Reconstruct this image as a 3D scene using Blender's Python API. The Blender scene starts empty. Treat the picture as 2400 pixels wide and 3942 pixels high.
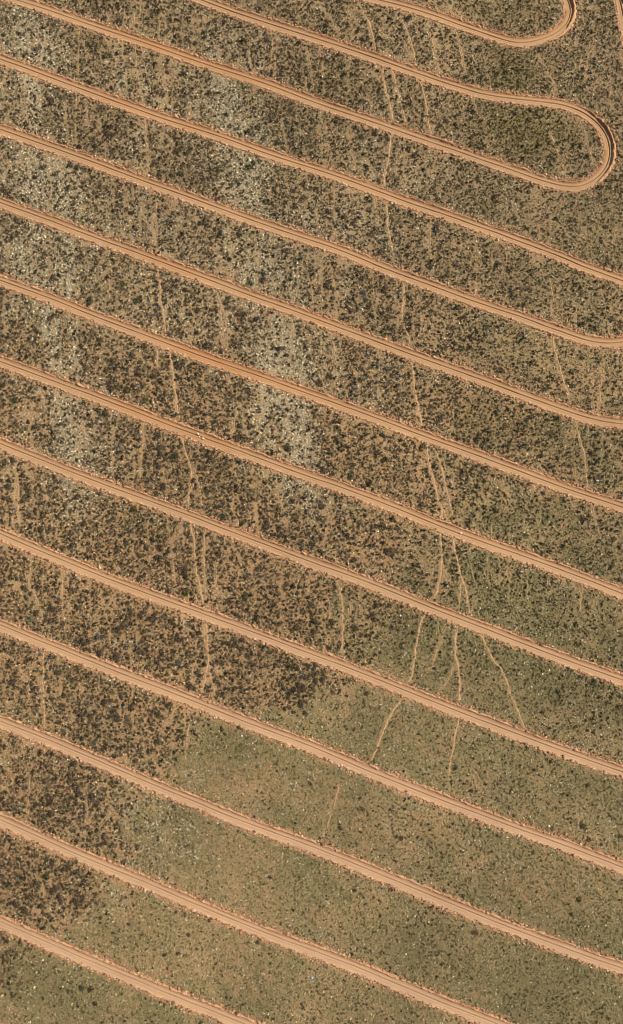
import bpy, math
import numpy as np
from math import radians, sin, cos, tan

S = bpy.context.scene
COL = S.collection
# ------------------------------------------------------------------ camera, sky, sun
TILT = radians(7.6); VFOV = radians(62.0); DIST = 205.0
H = DIST * cos(TILT); CY = -DIST * sin(TILT)
cd = bpy.data.cameras.new('camera'); cam = bpy.data.objects.new('camera', cd); COL.objects.link(cam)
cam.location = (0, CY, H); cam.rotation_euler = (TILT, 0, 0)
cd.sensor_fit = 'VERTICAL'; cd.angle = VFOV; cd.clip_start = 1.0; cd.clip_end = 6000
S.camera = cam
SUN_EL = radians(47); SUN_AZ = radians(12)      # azimuth counted from +X towards +Y
sd = Vx = None
sunv = (cos(SUN_EL) * cos(SUN_AZ), cos(SUN_EL) * sin(SUN_AZ), sin(SUN_EL))
sl = bpy.data.lights.new('sun', 'SUN'); sl.energy = 4.1; sl.angle = radians(0.5); sl.color = (1, 0.94, 0.85)
so = bpy.data.objects.new('sun', sl); COL.objects.link(so)
import mathutils
so.rotation_euler = mathutils.Vector(sunv).to_track_quat('Z', 'Y').to_euler()
so.location = (120, 30, 150)
W = bpy.data.worlds.new('World'); S.world = W; W.use_nodes = True
wn = W.node_tree; bg = wn.nodes['Background']
sky = wn.nodes.new('ShaderNodeTexSky'); sky.sky_type = 'NISHITA'; sky.sun_disc = False
sky.sun_elevation = SUN_EL; sky.sun_rotation = math.pi / 2 - SUN_AZ
wn.links.new(sky.outputs[0], bg.inputs[0]); bg.inputs[1].default_value = 0.07
S.view_settings.view_transform = 'Standard'; S.view_settings.look = 'None'
S.cycles.filter_width = 0.9; S.view_settings.gamma = 1; S.view_settings.exposure = 0.0

# ------------------------------------------------------------------ helpers
RNG = np.random.default_rng(11)
FPX = 1971.0 / tan(VFOV / 2)

def height(x, y):
    return (0.55 * np.sin(x / 17.0 + 0.6) * np.cos(y / 23.0 + 0.4) + 0.35 * np.sin((x * 0.6 + y) / 11.0 + 1.3)
            + 0.18 * np.sin((x - 0.4 * y) / 5.3))

def px2w(px, py):
    """photograph pixel (2400 x 3942) -> point on the terrain"""
    px = np.asarray(px, float); py = np.asarray(py, float)
    u = (px - 1200) / FPX; v = (1971 - py) / FPX
    dy = v * cos(TILT) + sin(TILT); dz = v * sin(TILT) - cos(TILT)
    z = np.zeros_like(px)
    for _ in range(6):
        t = (z - H) / dz
        x = u * t; y = CY + dy * t
        z = height(x, y)
    return x, y

def w2v(x, y):
    """terrain point -> coordinates of the survey map (1500 x 2464)"""
    z = height(x, y) - H; yy = y - CY
    d = -z * cos(TILT) + yy * sin(TILT)
    v = (yy * cos(TILT) + z * sin(TILT)) / d; u = x / d
    return (1200 + u * FPX) / 1.6, (1971 - v * FPX) / 1.6

def vnoise(x, y, s, seed):
    x = x / s + 1000.3 + seed * 17.13; y = y / s + 1000.7 + seed * 5.71
    i = np.floor(x).astype(np.int64); j = np.floor(y).astype(np.int64); fx = x - i; fy = y - j
    fx = fx * fx * (3 - 2 * fx); fy = fy * fy * (3 - 2 * fy)
    def h(a, b):
        n = (a * 374761393 + b * 668265263 + seed * 974634777) & 0xffffffff
        n = ((n ^ (n >> 13)) * 1274126177) & 0xffffffff
        n = (n ^ (n >> 16)) & 0xffffff
        return n / 16777215.0
    return (h(i, j) * (1 - fx) + h(i + 1, j) * fx) * (1 - fy) + (h(i, j + 1) * (1 - fx) + h(i + 1, j + 1) * fx) * fy

def fbm(x, y, s, seed, n=3):
    a = 0; w = 0; k = 1.0
    for o in range(n):
        a = a + k * vnoise(x, y, s / 2 ** o, seed + 31 * o); w += k; k *= 0.55
    return a / w

def sstep(a, b, x):
    t = np.clip((x - a) / (b - a), 0, 1); return t * t * (3 - 2 * t)

def rgb(*c):                       # sRGB 0..255 to linear
    c = np.array(c, float) / 255
    return np.where(c <= 0.04045, c / 12.92, ((c + 0.055) / 1.055) ** 2.4)

def mesh_np(name, V, F, colors=None, uv=None, mat=None, smooth=False):
    me = bpy.data.meshes.new(name)
    V = np.ascontiguousarray(V, np.float32); F = np.ascontiguousarray(F, np.int32)
    me.vertices.add(len(V)); me.vertices.foreach_set('co', V.ravel())
    k = F.shape[1]
    me.loops.add(F.size); me.loops.foreach_set('vertex_index', F.ravel())
    me.polygons.add(len(F)); me.polygons.foreach_set('loop_start', np.arange(len(F), dtype=np.int32) * k)
    me.update(calc_edges=True)
    if colors is not None:
        a = me.color_attributes.new('tint', 'FLOAT_COLOR', 'POINT')
        c = np.ones((len(V), 4), np.float32); c[:, :3] = colors; a.data.foreach_set('color', c.ravel())
    if uv is not None:
        l = me.uv_layers.new(name='UVMap'); l.data.foreach_set('uv', np.ascontiguousarray(uv[F.ravel()], np.float32).ravel())
    me.polygons.foreach_set('use_smooth', np.full(len(F), smooth))
    if mat: me.materials.append(mat)
    return me

def link(name, me, label=None, cat=None, kind=None, group=None, loc=None):
    o = bpy.data.objects.new(name, me); COL.objects.link(o)
    if label: o['label'] = label
    if cat: o['category'] = cat
    if kind: o['kind'] = kind
    if group: o['group'] = group
    if loc is not None: o.location = loc
    return o

# ------------------------------------------------------------------ materials
def mat_new(name):
    m = bpy.data.materials.new(name); m.use_nodes = True
    nt = m.node_tree; b = nt.nodes['Principled BSDF']
    b.inputs['Roughness'].default_value = 0.95; b.inputs['Specular IOR Level'].default_value = 0.12
    return m, nt, b

def attr(nt):
    a = nt.nodes.new('ShaderNodeAttribute'); a.attribute_name = 'tint'; return a

def ramp(nt, src, p0, c0, p1, c1):
    r = nt.nodes.new('ShaderNodeValToRGB'); e = r.color_ramp.elements
    e[0].position = p0; e[0].color = (*c0, 1); e[1].position = p1; e[1].color = (*c1, 1)
    nt.links.new(src, r.inputs[0]); return r

def mul(nt, a, b, f=1.0):
    m = nt.nodes.new('ShaderNodeMix'); m.data_type = 'RGBA'; m.blend_type = 'MULTIPLY'; m.inputs[0].default_value = f
    nt.links.new(a, m.inputs[6]); nt.links.new(b, m.inputs[7]); return m.outputs[2]

def noise(nt, vec, scale, detail=3, rough=0.6):
    n = nt.nodes.new('ShaderNodeTexNoise'); n.inputs['Scale'].default_value = scale
    n.inputs['Detail'].default_value = detail; n.inputs['Roughness'].default_value = rough
    nt.links.new(vec, n.inputs['Vector']); return n.outputs[0]

def bump(nt, b, h, strength, dist):
    n = nt.nodes.new('ShaderNodeBump'); n.inputs['Strength'].default_value = strength; n.inputs['Distance'].default_value = dist
    nt.links.new(h, n.inputs['Height']); nt.links.new(n.outputs[0], b.inputs['Normal'])

def ground_material():
    m, nt, b = mat_new('dry_veld_soil'); a = attr(nt)
    tc = nt.nodes.new('ShaderNodeTexCoord')
    n1 = noise(nt, tc.outputs['Object'], 2.2, 5, 0.7); n2 = noise(nt, tc.outputs['Object'], 9.0, 3, 0.6)
    r1 = ramp(nt, n1, 0.30, (0.62, 0.60, 0.56), 0.72, (1.32, 1.34, 1.38))
    r2 = ramp(nt, n2, 0.35, (0.74, 0.74, 0.72), 0.65, (1.22, 1.20, 1.16))
    nt.links.new(mul(nt, mul(nt, a.outputs['Color'], r1.outputs[0]), r2.outputs[0]), b.inputs['Base Color'])
    bump(nt, b, n1, 0.6, 0.12)
    return m

def track_material():
    m, nt, b = mat_new('graded_orange_soil'); a = attr(nt)
    tc = nt.nodes.new('ShaderNodeTexCoord')
    mp = nt.nodes.new('ShaderNodeMapping'); mp.inputs['Scale'].default_value = (0.12, 3.0, 1)
    nt.links.new(tc.outputs['UV'], mp.inputs['Vector'])
    streak = noise(nt, mp.outputs[0], 1.6, 4, 0.6)
    fine = noise(nt, tc.outputs['Object'], 4.0, 4, 0.65)
    r1 = ramp(nt, streak, 0.3, (0.86, 0.83, 0.80), 0.7, (1.10, 1.11, 1.12))
    r2 = ramp(nt, fine, 0.3, (0.90, 0.88, 0.86), 0.7, (1.08, 1.09, 1.10))
    nt.links.new(mul(nt, mul(nt, a.outputs['Color'], r1.outputs[0]), r2.outputs[0]), b.inputs['Base Color'])
    bump(nt, b, fine, 0.5, 0.04)
    return m

def tinted(name, nscale=6.0, lo=0.8, hi=1.2):
    m, nt, b = mat_new(name); a = attr(nt)
    tc = nt.nodes.new('ShaderNodeTexCoord')
    n = noise(nt, tc.outputs['Object'], nscale, 2, 0.6)
    r = ramp(nt, n, 0.35, (lo, lo, lo), 0.65, (hi, hi, hi))
    nt.links.new(mul(nt, a.outputs['Color'], r.outputs[0]), b.inputs['Base Color'])
    return m, nt, b

M_GROUND = ground_material(); M_TRACK = track_material()
M_LEAF = tinted('scrub_leaves', 7.0)[0]
M_TUFT = tinted('dry_tufts', 5.0, 0.85, 1.15)[0]
M_STONE = tinted('weathered_stone', 12.0, 0.85, 1.15)[0]
M_PATH = tinted('trodden_soil', 3.0, 0.85, 1.15)[0]

# ------------------------------------------------------------------ where the tracks run (read off the survey photograph)
def T(tile, pts):
    ox, oy = {1: (0, 0), 2: (1200, 0), 3: (0, 1000), 4: (1200, 1000), 5: (0, 2000), 6: (1200, 2000), 7: (0, 2942), 8: (1200, 2942)}[tile]
    return [(ox + a * 0.8, oy + b * 0.8) for a, b in pts]

TRACKS = [
 T(2, [(330,0),(430,24),(530,52),(640,92),(740,127),(830,158),(900,182),(960,200),(1020,205),(1090,193),(1150,173),(1200,142),(1235,102),(1248,60),(1243,20),(1225,-20)]),
 T(1, [(950,-8),(1060,30),(1180,75),(1300,118),(1400,150)]) + T(2, [(0,177),(100,208),(200,242),(300,278),(400,315),(500,350),(600,385),(700,418),(800,447),(900,465),(1000,478),(1100,488),(1200,500),(1280,525),(1340,560),(1390,605),(1425,665),(1437,730),(1425,790),(1390,840),(1340,880),(1280,900),(1200,893),(1120,872),(1040,845),(900,795),(800,762),(700,725),(600,690),(500,655),(400,620),(300,588),(200,555),(100,520),(0,487)]) + T(1, [(1400,447),(1300,410),(1200,374),(1100,342),(1000,310),(900,275),(800,240),(700,205),(600,172),(500,140),(400,105),(300,70),(200,37),(100,4),(0,-28)]),
 T(1, [(0,283),(100,318),(200,355),(300,393),(400,430),(500,468),(600,505),(700,540),(800,573),(900,605),(1000,637),(1100,672),(1200,710),(1300,743),(1400,775)]) + T(2, [(0,808),(100,840),(200,875),(300,915),(400,950),(500,985),(600,1018),(700,1055),(800,1090),(900,1122),(1000,1160),(1100,1197),(1200,1235)]) + T(4, [(1300,30),(1400,65),(1500,100)]),
 T(1, [(0,622),(100,655),(200,690),(300,725),(400,762),(500,800),(600,840),(700,875),(800,910),(900,945),(1000,985),(1100,1020),(1200,1055),(1300,1090),(1400,1125)]) + T(2, [(0,1158),(100,1187),(200,1222)]) + T(4, [(300,25),(400,60),(500,98),(600,135),(700,170),(800,205),(900,240),(1000,272),(1100,310),(1200,345),(1300,380),(1360,395),(1420,402),(1500,396),(1560,375),(1600,335),(1615,280),(1600,220)]),
 T(1, [(0,975),(100,1010),(200,1045),(300,1085),(400,1125),(500,1160),(600,1195),(700,1228)]) + T(3, [(800,25),(900,58),(1000,95),(1100,130),(1200,170),(1300,205),(1400,240)]) + T(4, [(0,275),(100,315),(200,350),(300,390),(400,428),(500,465),(600,500),(700,535),(800,570),(900,607),(1000,645),(1100,682),(1200,717),(1300,752),(1400,778),(1500,790)]),
 T(3, [(0,98),(100,135),(200,170),(300,210),(400,250),(500,288),(600,328),(700,365),(800,402),(900,440),(1000,475),(1100,510),(1200,545),(1300,580),(1400,615)]) + T(4, [(0,650),(100,685),(200,722),(300,760),(400,797),(500,835),(600,870),(700,907),(800,943),(900,980),(1000,1017),(1100,1055),(1200,1092),(1300,1127),(1400,1160),(1500,1192)]),
 T(3, [(0,490),(100,525),(200,562),(300,600),(400,638),(500,675),(600,712),(700,750),(800,790),(900,828),(1000,865),(1100,902),(1200,940),(1300,975),(1400,1012)]) + T(4, [(0,1048),(100,1080),(200,1117),(300,1155),(400,1192),(500,1230)]) + T(6, [(600,30),(700,65),(800,100),(900,135),(1000,170),(1100,205),(1200,242),(1300,280),(1400,320),(1500,360)]),
 T(3, [(0,885),(100,925),(200,965),(300,1005),(400,1045),(500,1085),(600,1120),(700,1155),(800,1190),(900,1225)]) + T(5, [(1000,20),(1100,55),(1200,90),(1300,130),(1400,168)]) + T(6, [(0,210),(100,240),(200,275),(300,313),(400,355),(500,398),(600,438),(700,475),(800,512),(900,550),(1000,590),(1100,630),(1200,668),(1300,705),(1400,740),(1500,775)]),
 T(5, [(0,70),(100,110),(200,155),(300,198),(400,240),(500,280),(600,318),(700,355),(800,390),(900,427),(1000,465),(1100,500),(1200,537),(1300,575),(1400,612)]) + T(6, [(0,652),(100,685),(200,722),(300,763),(400,805),(500,845),(600,885),(700,922),(800,960),(900,1000),(1000,1037),(1100,1075),(1200,1115),(1300,1150),(1400,1185),(1500,1218)]),
 T(5, [(0,510),(100,550),(200,590),(300,630),(400,670),(500,710),(600,747),(700,785),(800,822),(900,862),(1000,902),(1100,945),(1200,983),(1300,1020),(1400,1057)]) + T(6, [(0,1095),(100,1133),(200,1170)]) + T(8, [(200,12),(300,47),(400,85),(500,125),(600,165),(700,203),(800,240),(900,277),(1000,315),(1100,350),(1200,385),(1300,422),(1400,460),(1500,500)]),
 T(5, [(0,972),(100,1010),(200,1047),(300,1090),(400,1131),(500,1173),(600,1213)]) + T(7, [(600,50),(700,87),(800,126),(900,165),(1000,207),(1100,250),(1200,290),(1300,327),(1400,363)]) + T(8, [(0,397),(100,435),(200,477),(300,520),(400,563),(500,605),(600,646),(700,688),(800,728),(900,767),(1000,805),(1100,843),(1200,880),(1300,917),(1400,950),(1500,985)]),
 T(7, [(0,270),(100,312),(200,357),(300,403),(400,447),(500,490),(600,530),(700,570),(800,612),(900,655),(1000,700),(1100,743),(1200,785),(1300,825),(1400,863)]) + T(8, [(0,892),(100,930),(200,972),(300,1014),(400,1055),(500,1095),(600,1137),(700,1178),(800,1217),(900,1255)]),
 T(7, [(0,760),(100,802),(200,847),(300,893),(400,935),(500,977),(600,1018),(700,1058),(800,1100),(900,1143),(1000,1184),(1100,1222),(1180,1253)]),
 [(-240, 3905), (-80, 3945), (0, 3965), (80, 3990)],
 [(2330,-190),(2364,-80),(2388,0),(2400,60),(2412,130),(2425,200)],
]
EXT_L = [False, False, True, True, True, True, True, True, True, True, True, True, True, True, False]

def resample(P, step):
    P = np.array(P); d = np.r_[0, np.cumsum(np.hypot(*np.diff(P, axis=0).T))]
    n = max(2, int(d[-1] / step)); s = np.linspace(0, d[-1], n)
    return np.c_[np.interp(s, d, P[:, 0]), np.interp(s, d, P[:, 1])]

def smooth(P, k, it):
    w = np.hanning(2 * k + 3)[1:-1]; w /= w.sum()
    for _ in range(it):
        Q = np.vstack([2 * P[0] - P[k:0:-1], P, 2 * P[-1] - P[-2:-k - 2:-1]])
        P = np.c_[np.convolve(Q[:, 0], w, 'valid'), np.convolve(Q[:, 1], w, 'valid')]
    return P

def track_line(pts):
    x, y = px2w([p[0] for p in pts], [p[1] for p in pts])
    P = np.c_[x, y]
    a = P[0] + (P[0] - P[2]) / np.linalg.norm(P[0] - P[2]) * 45
    b = P[-1] + (P[-1] - P[-2]) / np.linalg.norm(P[-1] - P[-2]) * 40
    P = resample(np.vstack([a, P, b]), 0.2)
    light = smooth(P, 9, 3); heavy = smooth(P, 45, 3)
    w = sstep(45, 36, light[:, 0])[:, None] if P[:, 1].max() > 60 else 1.0      # bends keep their shape
    return heavy * w + light * (1 - w)
LINES = [track_line(t) for t in TRACKS]
# keep the two hairpin ends from running back over other tracks
LINES[3] = LINES[3][:-150]

GX0, GX1, GY0, GY1 = -96., 96., -132., 152.
RES = 0.25
def distance_grid(lines, R):
    nx = int((GX1 - GX0) / RES) + 1; ny = int((GY1 - GY0) / RES) + 1
    D = np.full((ny, nx), 99.0); k = int(R / RES) + 1
    for L in lines:
        for x, y in L:
            i = int((x - GX0) / RES); j = int((y - GY0) / RES)
            i0, i1, j0, j1 = max(0, i - k), min(nx, i + k + 1), max(0, j - k), min(ny, j + k + 1)
            if i0 >= i1 or j0 >= j1: continue
            xs = GX0 + RES * np.arange(i0, i1) - x; ys = GY0 + RES * np.arange(j0, j1) - y
            d = np.sqrt(xs[None, :] ** 2 + ys[:, None] ** 2)
            D[j0:j1, i0:i1] = np.minimum(D[j0:j1, i0:i1], d)
    return D
def lookup(D, x, y):
    i = np.clip(((x - GX0) / RES + 0.5).astype(int), 0, D.shape[1] - 1); j = np.clip(((y - GY0) / RES + 0.5).astype(int), 0, D.shape[0] - 1)
    d = D[j, i]; out = (x < GX0) | (x > GX1) | (y < GY0) | (y > GY1)
    return np.where(out, 99.0, d)
D_TRACK = distance_grid([L[::2] for L in LINES], 4.0)

# ------------------------------------------------------------------ narrow stock paths
PATHS = []   # (points, width, strength)
def P(tile, pts, w=0.42, s=1.0): PATHS.append((T(tile, pts), w, s))
P(2, [(212,-10),(245,50),(275,110),(295,170),(308,245)], .55); P(2, [(335,320),(350,400),(368,470),(385,530),(392,590)], .6)
P(2, [(378,650),(375,720),(365,790),(350,840),(350,905)], .5); P(2, [(358,965),(365,1040),(370,1120),(388,1190),(390,1215)], .5)
P(4, [(440,95),(443,160),(437,240),(440,310),(465,365),(475,400)], .6); P(4, [(483,480),(490,560),(500,640),(515,720),(530,805)], .6)
P(4, [(550,880),(560,950),(575,1020),(590,1080),(605,1140),(625,1195),(628,1250)], .6); P(4, [(622,1185),(640,1215),(657,1255)], .45)
P(4, [(600,920),(625,1000),(645,1090),(660,1150),(677,1230)], .45); P(4, [(718,945),(700,990),(682,1040),(675,1090)], .35, .7)
P(6, [(618,70),(628,140),(625,200),(620,270),(610,320),(583,390)], .6); P(6, [(548,450),(520,510),(505,590),(495,670),(485,730),(468,788)], .6)
P(6, [(430,865),(400,910),(375,950),(350,1010),(330,1060),(310,1110),(283,1158)], .5)
P(6, [(682,85),(688,140),(700,200),(720,270),(740,320),(750,380),(762,455)], .55); P(6, [(722,285),(715,340),(708,415)], .45)
P(6, [(818,552),(845,610),(870,670),(915,725),(940,780),(955,840),(985,900),(1010,970),(1028,1010)], .5)
P(6, [(690,500),(695,580),(690,660),(710,720),(715,790),(712,885)], .6); P(6, [(708,955),(695,1020),(685,1100),(665,1180),(655,1250)], .5)
P(6, [(652,500),(630,560),(600,640),(570,720)], .3, .55); P(6, [(690,700),(655,770),(625,820)], .35, .6); P(6, [(628,205),(632,240),(625,300)], .3, .6)
P(6, [(125,305),(145,370),(150,450),(150,560),(145,655)], .42, .9); P(6, [(140,745),(150,830),(165,880),(172,950)], .35, .6); P(6, [(188,400),(180,480)], .3, .6)
P(3, [(760,35),(768,110),(775,200),(790,280),(797,350)], .6); P(3, [(812,418),(825,500),(838,590),(850,680),(862,765)], .55)
P(3, [(878,850),(890,920),(915,990),(925,1050),(910,1110),(908,1195)], .5); P(3, [(925,990),(945,1020),(960,1100),(970,1180)], .42, .8)
P(3, [(690,770),(688,880),(682,960),(675,1060)], .35, .6); P(3, [(660,450),(700,490),(745,520)], .35, .7); P(3, [(760,420),(755,520)], .35, .6)
P(5, [(918,25),(935,100),(940,180),(945,260),(965,330),(975,402)], .55); P(5, [(985,490),(998,540),(1000,620),(1003,680),(990,760),(970,832)], .55)
P(5, [(1003,690),(1010,730),(1022,790),(1035,840)], .42, .8); P(5, [(985,60),(985,150),(985,250),(988,385)], .38, .75); P(5, [(1040,210),(1045,330)], .3, .6)
P(5, [(205,640),(210,720),(205,800),(210,900),(215,985)], .42, .85); P(5, [(0,640),(60,670),(110,740),(185,800)], .38, .7); P(5, [(158,180),(150,230),(135,300),(160,350),(190,410),(205,480)], .38, .75)
P(5, [(300,240),(302,360),(305,480)], .3, .55); P(5, [(925,700),(928,780)], .35, .7); P(5, [(920,905),(915,980),(898,1050),(890,1160)], .42, .7); P(5, [(985,500),(982,600)], .3, .6)
P(5, [(845,60),(830,150),(840,300)], .35, .55); P(5, [(1150,240),(1140,340)], .3, .5); P(5, [(880,460),(905,530)], .35, .6)
P(1, [(650,225),(662,350),(685,485)], .38, .65); P(1, [(700,580),(708,700),(718,835)], .4, .7); P(1, [(752,950),(755,1100),(757,1190)], .35, .55)
P(1, [(415,480),(425,600)], .35, .6); P(1, [(505,620),(510,760)], .32, .5); P(1, [(650,60),(645,150)], .35, .6); P(1, [(1195,420),(1200,560)], .3, .5); P(1, [(880,740),(885,830)], .3, .5)
P(3, [(1040,140),(1060,230),(1072,330),(1080,435)], .42, .75); P(3, [(1100,560),(1125,650)], .38, .7); P(3, [(1152,690),(1130,780),(1120,840)], .5, .7); P(3, [(1175,780),(1180,870)], .32, .5)
P(3, [(970,130),(975,240)], .32, .5); P(3, [(525,60),(530,200)], .32, .5); P(3, [(75,980),(85,1080),(92,1250)], .42, .7); P(3, [(215,1070),(228,1180)], .35, .6); P(3, [(160,660),(165,880)], .3, .5)
P(2, [(430,80),(470,170),(490,240),(503,300)], .42, .8); P(2, [(390,340),(410,410),(430,500),(457,600)], .42, .8); P(2, [(518,375),(545,470),(560,560),(572,645)], .42, .8)
P(2, [(690,140),(715,210),(730,290),(735,345)], .42, .75); P(2, [(560,140),(590,230),(610,335)], .36, .65); P(2, [(1085,260),(1130,330),(1165,400),(1170,470)], .42, .75)
P(2, [(40,10),(60,50),(95,90),(130,160)], .38, .65); P(2, [(570,1030),(570,1160),(572,1245)], .38, .65); P(2, [(1150,640),(1175,700),(1195,770),(1220,830)], .8, .6)
P(2, [(1290,580),(1320,650),(1340,720),(1355,785)], .4, .75); P(2, [(262,325),(300,365),(335,400)], .36, .65); P(2, [(245,920),(250,1040)], .32, .5); P(2, [(310,960),(325,1080)], .36, .6)
P(2, [(35,230),(65,400)], .3, .5); P(2, [(1440,370),(1445,520)], .36, .55); P(2, [(770,440),(785,500),(840,600)], .34, .6); P(2, [(1080,170),(1085,60)], .3, .4)
P(4, [(1150,95),(1160,180),(1160,275)], .38, .7); P(4, [(1160,365),(1170,440),(1195,520),(1215,590),(1240,655)], .48, .85); P(4, [(1412,540),(1390,640),(1385,705)], .4, .7)
P(4, [(1266,755),(1285,830),(1310,920),(1320,1000),(1330,1095)], .42, .8); P(4, [(1350,1185),(1362,1250)], .42, .75); P(6, [(1362,-10),(1378,40),(1390,85)], .42, .7)
P(4, [(98,350),(110,440),(118,500)], .42, .7); P(4, [(128,540),(132,620)], .35, .6); P(4, [(90,20),(110,120),(135,200)], .4, .6); P(4, [(470,940),(475,1010),(550,985)], .36, .6)
P(4, [(1400,820),(1402,940)], .3, .5); P(4, [(165,840),(160,960)], .34, .5); P(4, [(605,290),(600,420)], .3, .5); P(4, [(1390,100),(1400,180)], .3, .5)
P(8, [(135,95),(110,190),(85,270),(68,335)], .42, .7); P(8, [(630,200),(625,320)], .36, .6); P(8, [(50,500),(45,600)], .3, .45); P(8, [(35,740),(20,830)], .3, .5); P(8, [(322,150),(325,210)], .3, .5)
P(7, [(145,60),(135,170),(140,250)], .42, .6); P(7, [(150,400),(145,470)], .34, .5); P(7, [(800,180),(795,480)], .34, .4); P(7, [(205,560),(215,640)], .36, .6)
P(6, [(1450,340),(1480,420)], .34, .5); P(6, [(1300,330),(1290,440)], .36, .6); P(6, [(80,740),(60,830)], .3, .5); P(6, [(570,920),(545,970)], .34, .5)
P(6, [(1040,730),(1060,800)], .34, .4); P(6, [(1440,1020),(1455,1120)], .34, .5); P(6, [(0,0),(110,80),(125,190)], .3, .4)

# the web of fainter stock trails running down the slope through the scrub
trng = np.random.default_rng(77)
for bx_ in np.arange(15, 1480, 37):
    yv = trng.uniform(-20, 120)
    while yv < 1900:
        ln = trng.uniform(90, 230); xv = bx_ + trng.uniform(-34, 34) + yv * .045
        lim = np.interp(yv, [0, 1150, 1400, 1600, 1800, 1900], [1480, 1480, 1150, 760, 420, 300])
        if xv < lim and trng.uniform() < .55 - .30 * (xv > 850):
            k_ = 7; xs_ = xv + np.cumsum(trng.normal(1.3, 3.6, k_)); ys_ = yv + np.linspace(0, ln, k_)
            PATHS.append(([(a * 1.6, b * 1.6) for a, b in zip(xs_, ys_)], float(trng.uniform(.20, .38)), float(trng.uniform(.42, .545))))
        yv += ln + trng.uniform(20, 160)
PLINES = []
for pts, w, s in PATHS:
    x, y = px2w([p[0] for p in pts], [p[1] for p in pts])
    L = smooth(resample(np.c_[x, y], 0.15), 5, 2)
    wob = np.c_[fbm(L[:, 0], L[:, 1], 1.6, 71) - .5, fbm(L[:, 0], L[:, 1], 1.6, 72) - .5] * 0.5
    PLINES.append((L + wob, w, s))
D_PATH = distance_grid([L[::2] for L, w, s in PLINES if s >= 0.55], 2.0)
D_FAINT = distance_grid([L[::2] for L, w, s in PLINES], 2.0)

# ------------------------------------------------------------------ vegetation maps (survey coordinates, 1500 x 2464)
def blobs(X, Y, L):
    r = np.zeros_like(X)
    for x, y, rx, ry, a in L:
        r += a * np.exp(-((X - x) / rx) ** 2 - ((Y - y) / ry) ** 2)
    return r

PALE = [(60,50,35,60,.9),(100,130,50,40,.6),(15,150,30,40,.4),(110,400,60,35,.7),(90,440,50,30,.5),(100,600,80,55,.75),(200,490,60,50,.5),(280,560,80,40,.55),
 (135,690,45,40,.7),(60,740,60,40,.35),(550,215,45,50,.5),(560,290,45,55,.75),(480,250,50,30,.5),(420,290,40,25,.4),(590,380,45,45,.95),(600,430,40,40,.85),(620,520,35,50,.6),(650,640,45,50,.95),
 (440,640,70,50,.6),(400,730,50,30,.5),(500,770,60,50,.6),(690,740,40,50,.95),(680,850,45,55,.95),(640,900,40,30,.6),(720,870,35,40,.7),(690,970,50,55,1.),(700,1050,45,40,.8),
 (740,1160,40,40,.5),(700,1210,40,30,.3),(200,960,60,50,.6),(150,1000,40,40,.4),(200,1080,60,60,.55),(170,1170,60,50,.45),(50,1090,60,40,.3),(30,900,50,50,.3),(300,210,50,25,.45),(370,170,60,30,.3),
 (780,540,50,50,.35),(820,690,50,40,.4),(650,1100,60,40,.4),(300,780,60,40,.3),(560,1060,60,40,.1),(950,460,60,50,.35),(1100,420,80,60,.35),(1150,520,60,40,.2),(900,300,80,60,.25),
 (930,560,60,40,.2),(1000,900,60,60,.3),(880,900,60,50,.3),(30,1700,60,60,.25),(60,1830,50,50,.3),(370,1960,90,50,.6),(430,2030,60,40,.4),(360,2060,60,30,.35),(240,2140,80,40,.3),
 (1300,1450,80,60,.25),(830,1700,60,60,.2),(1440,1780,60,60,.35),(1150,1350,60,50,.15),(1000,120,30,40,.3),(1030,60,40,50,.35),(80,1930,60,40,.15)]
DARKP = [(470,50,90,50,.25),(640,120,60,40,.15),(760,60,120,60,.2),(820,200,80,60,.25),(330,60,60,40,.1),(200,220,110,40,.3),(100,290,90,40,.25),(330,350,110,50,.35),(450,420,110,60,.4),(60,520,60,40,.4),
 (30,290,60,30,.2),(400,520,60,30,.1),(560,640,60,50,.2),(350,700,50,50,.2),(560,880,70,50,.3),(380,860,80,60,.35),(380,980,80,60,.3),(60,740,80,40,.25),(50,860,60,60,.3),(530,1150,90,80,.45),(580,1330,120,60,.4),
 (330,1130,80,50,.2),(300,1300,150,80,.35),(250,1530,190,90,.4),(60,1280,60,80,.25),(120,1400,120,50,.2),(880,1060,100,60,.35),(1000,720,60,40,.15),(880,560,60,50,.25),(930,680,70,60,.35),(860,650,50,50,.2),
 (740,1440,60,50,.25),(720,1640,70,60,.3),(580,1620,120,70,.1),(200,1730,140,60,.35),(350,1720,70,60,.3),(150,1900,170,70,.25),(250,1990,70,40,.25),(80,2060,120,60,.1),(200,2100,70,40,.1),(130,2160,60,40,.1),
 (1180,230,170,60,.3),(1250,160,100,40,.25),(1150,50,120,60,.2),(1240,300,150,70,.25),(1450,150,50,140,.2),(1400,700,80,60,.1),(1190,980,100,60,.25),(1130,1060,80,50,.15),(1000,1150,80,50,.15),
 (1330,1420,130,60,.25),(1200,1400,80,50,.1),(1470,1300,60,80,.2),(1470,1650,60,80,.25),(1350,1620,80,60,.2),(900,1480,120,60,.25),(1080,1540,60,40,.3),(700,1230,100,60,.15),(440,1050,60,60,.2),
 (1000,900,40,30,.1),(790,60,60,60,.2),(700,420,60,50,.2),(760,350,80,40,.1),(1400,1150,100,60,.1)]
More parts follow.
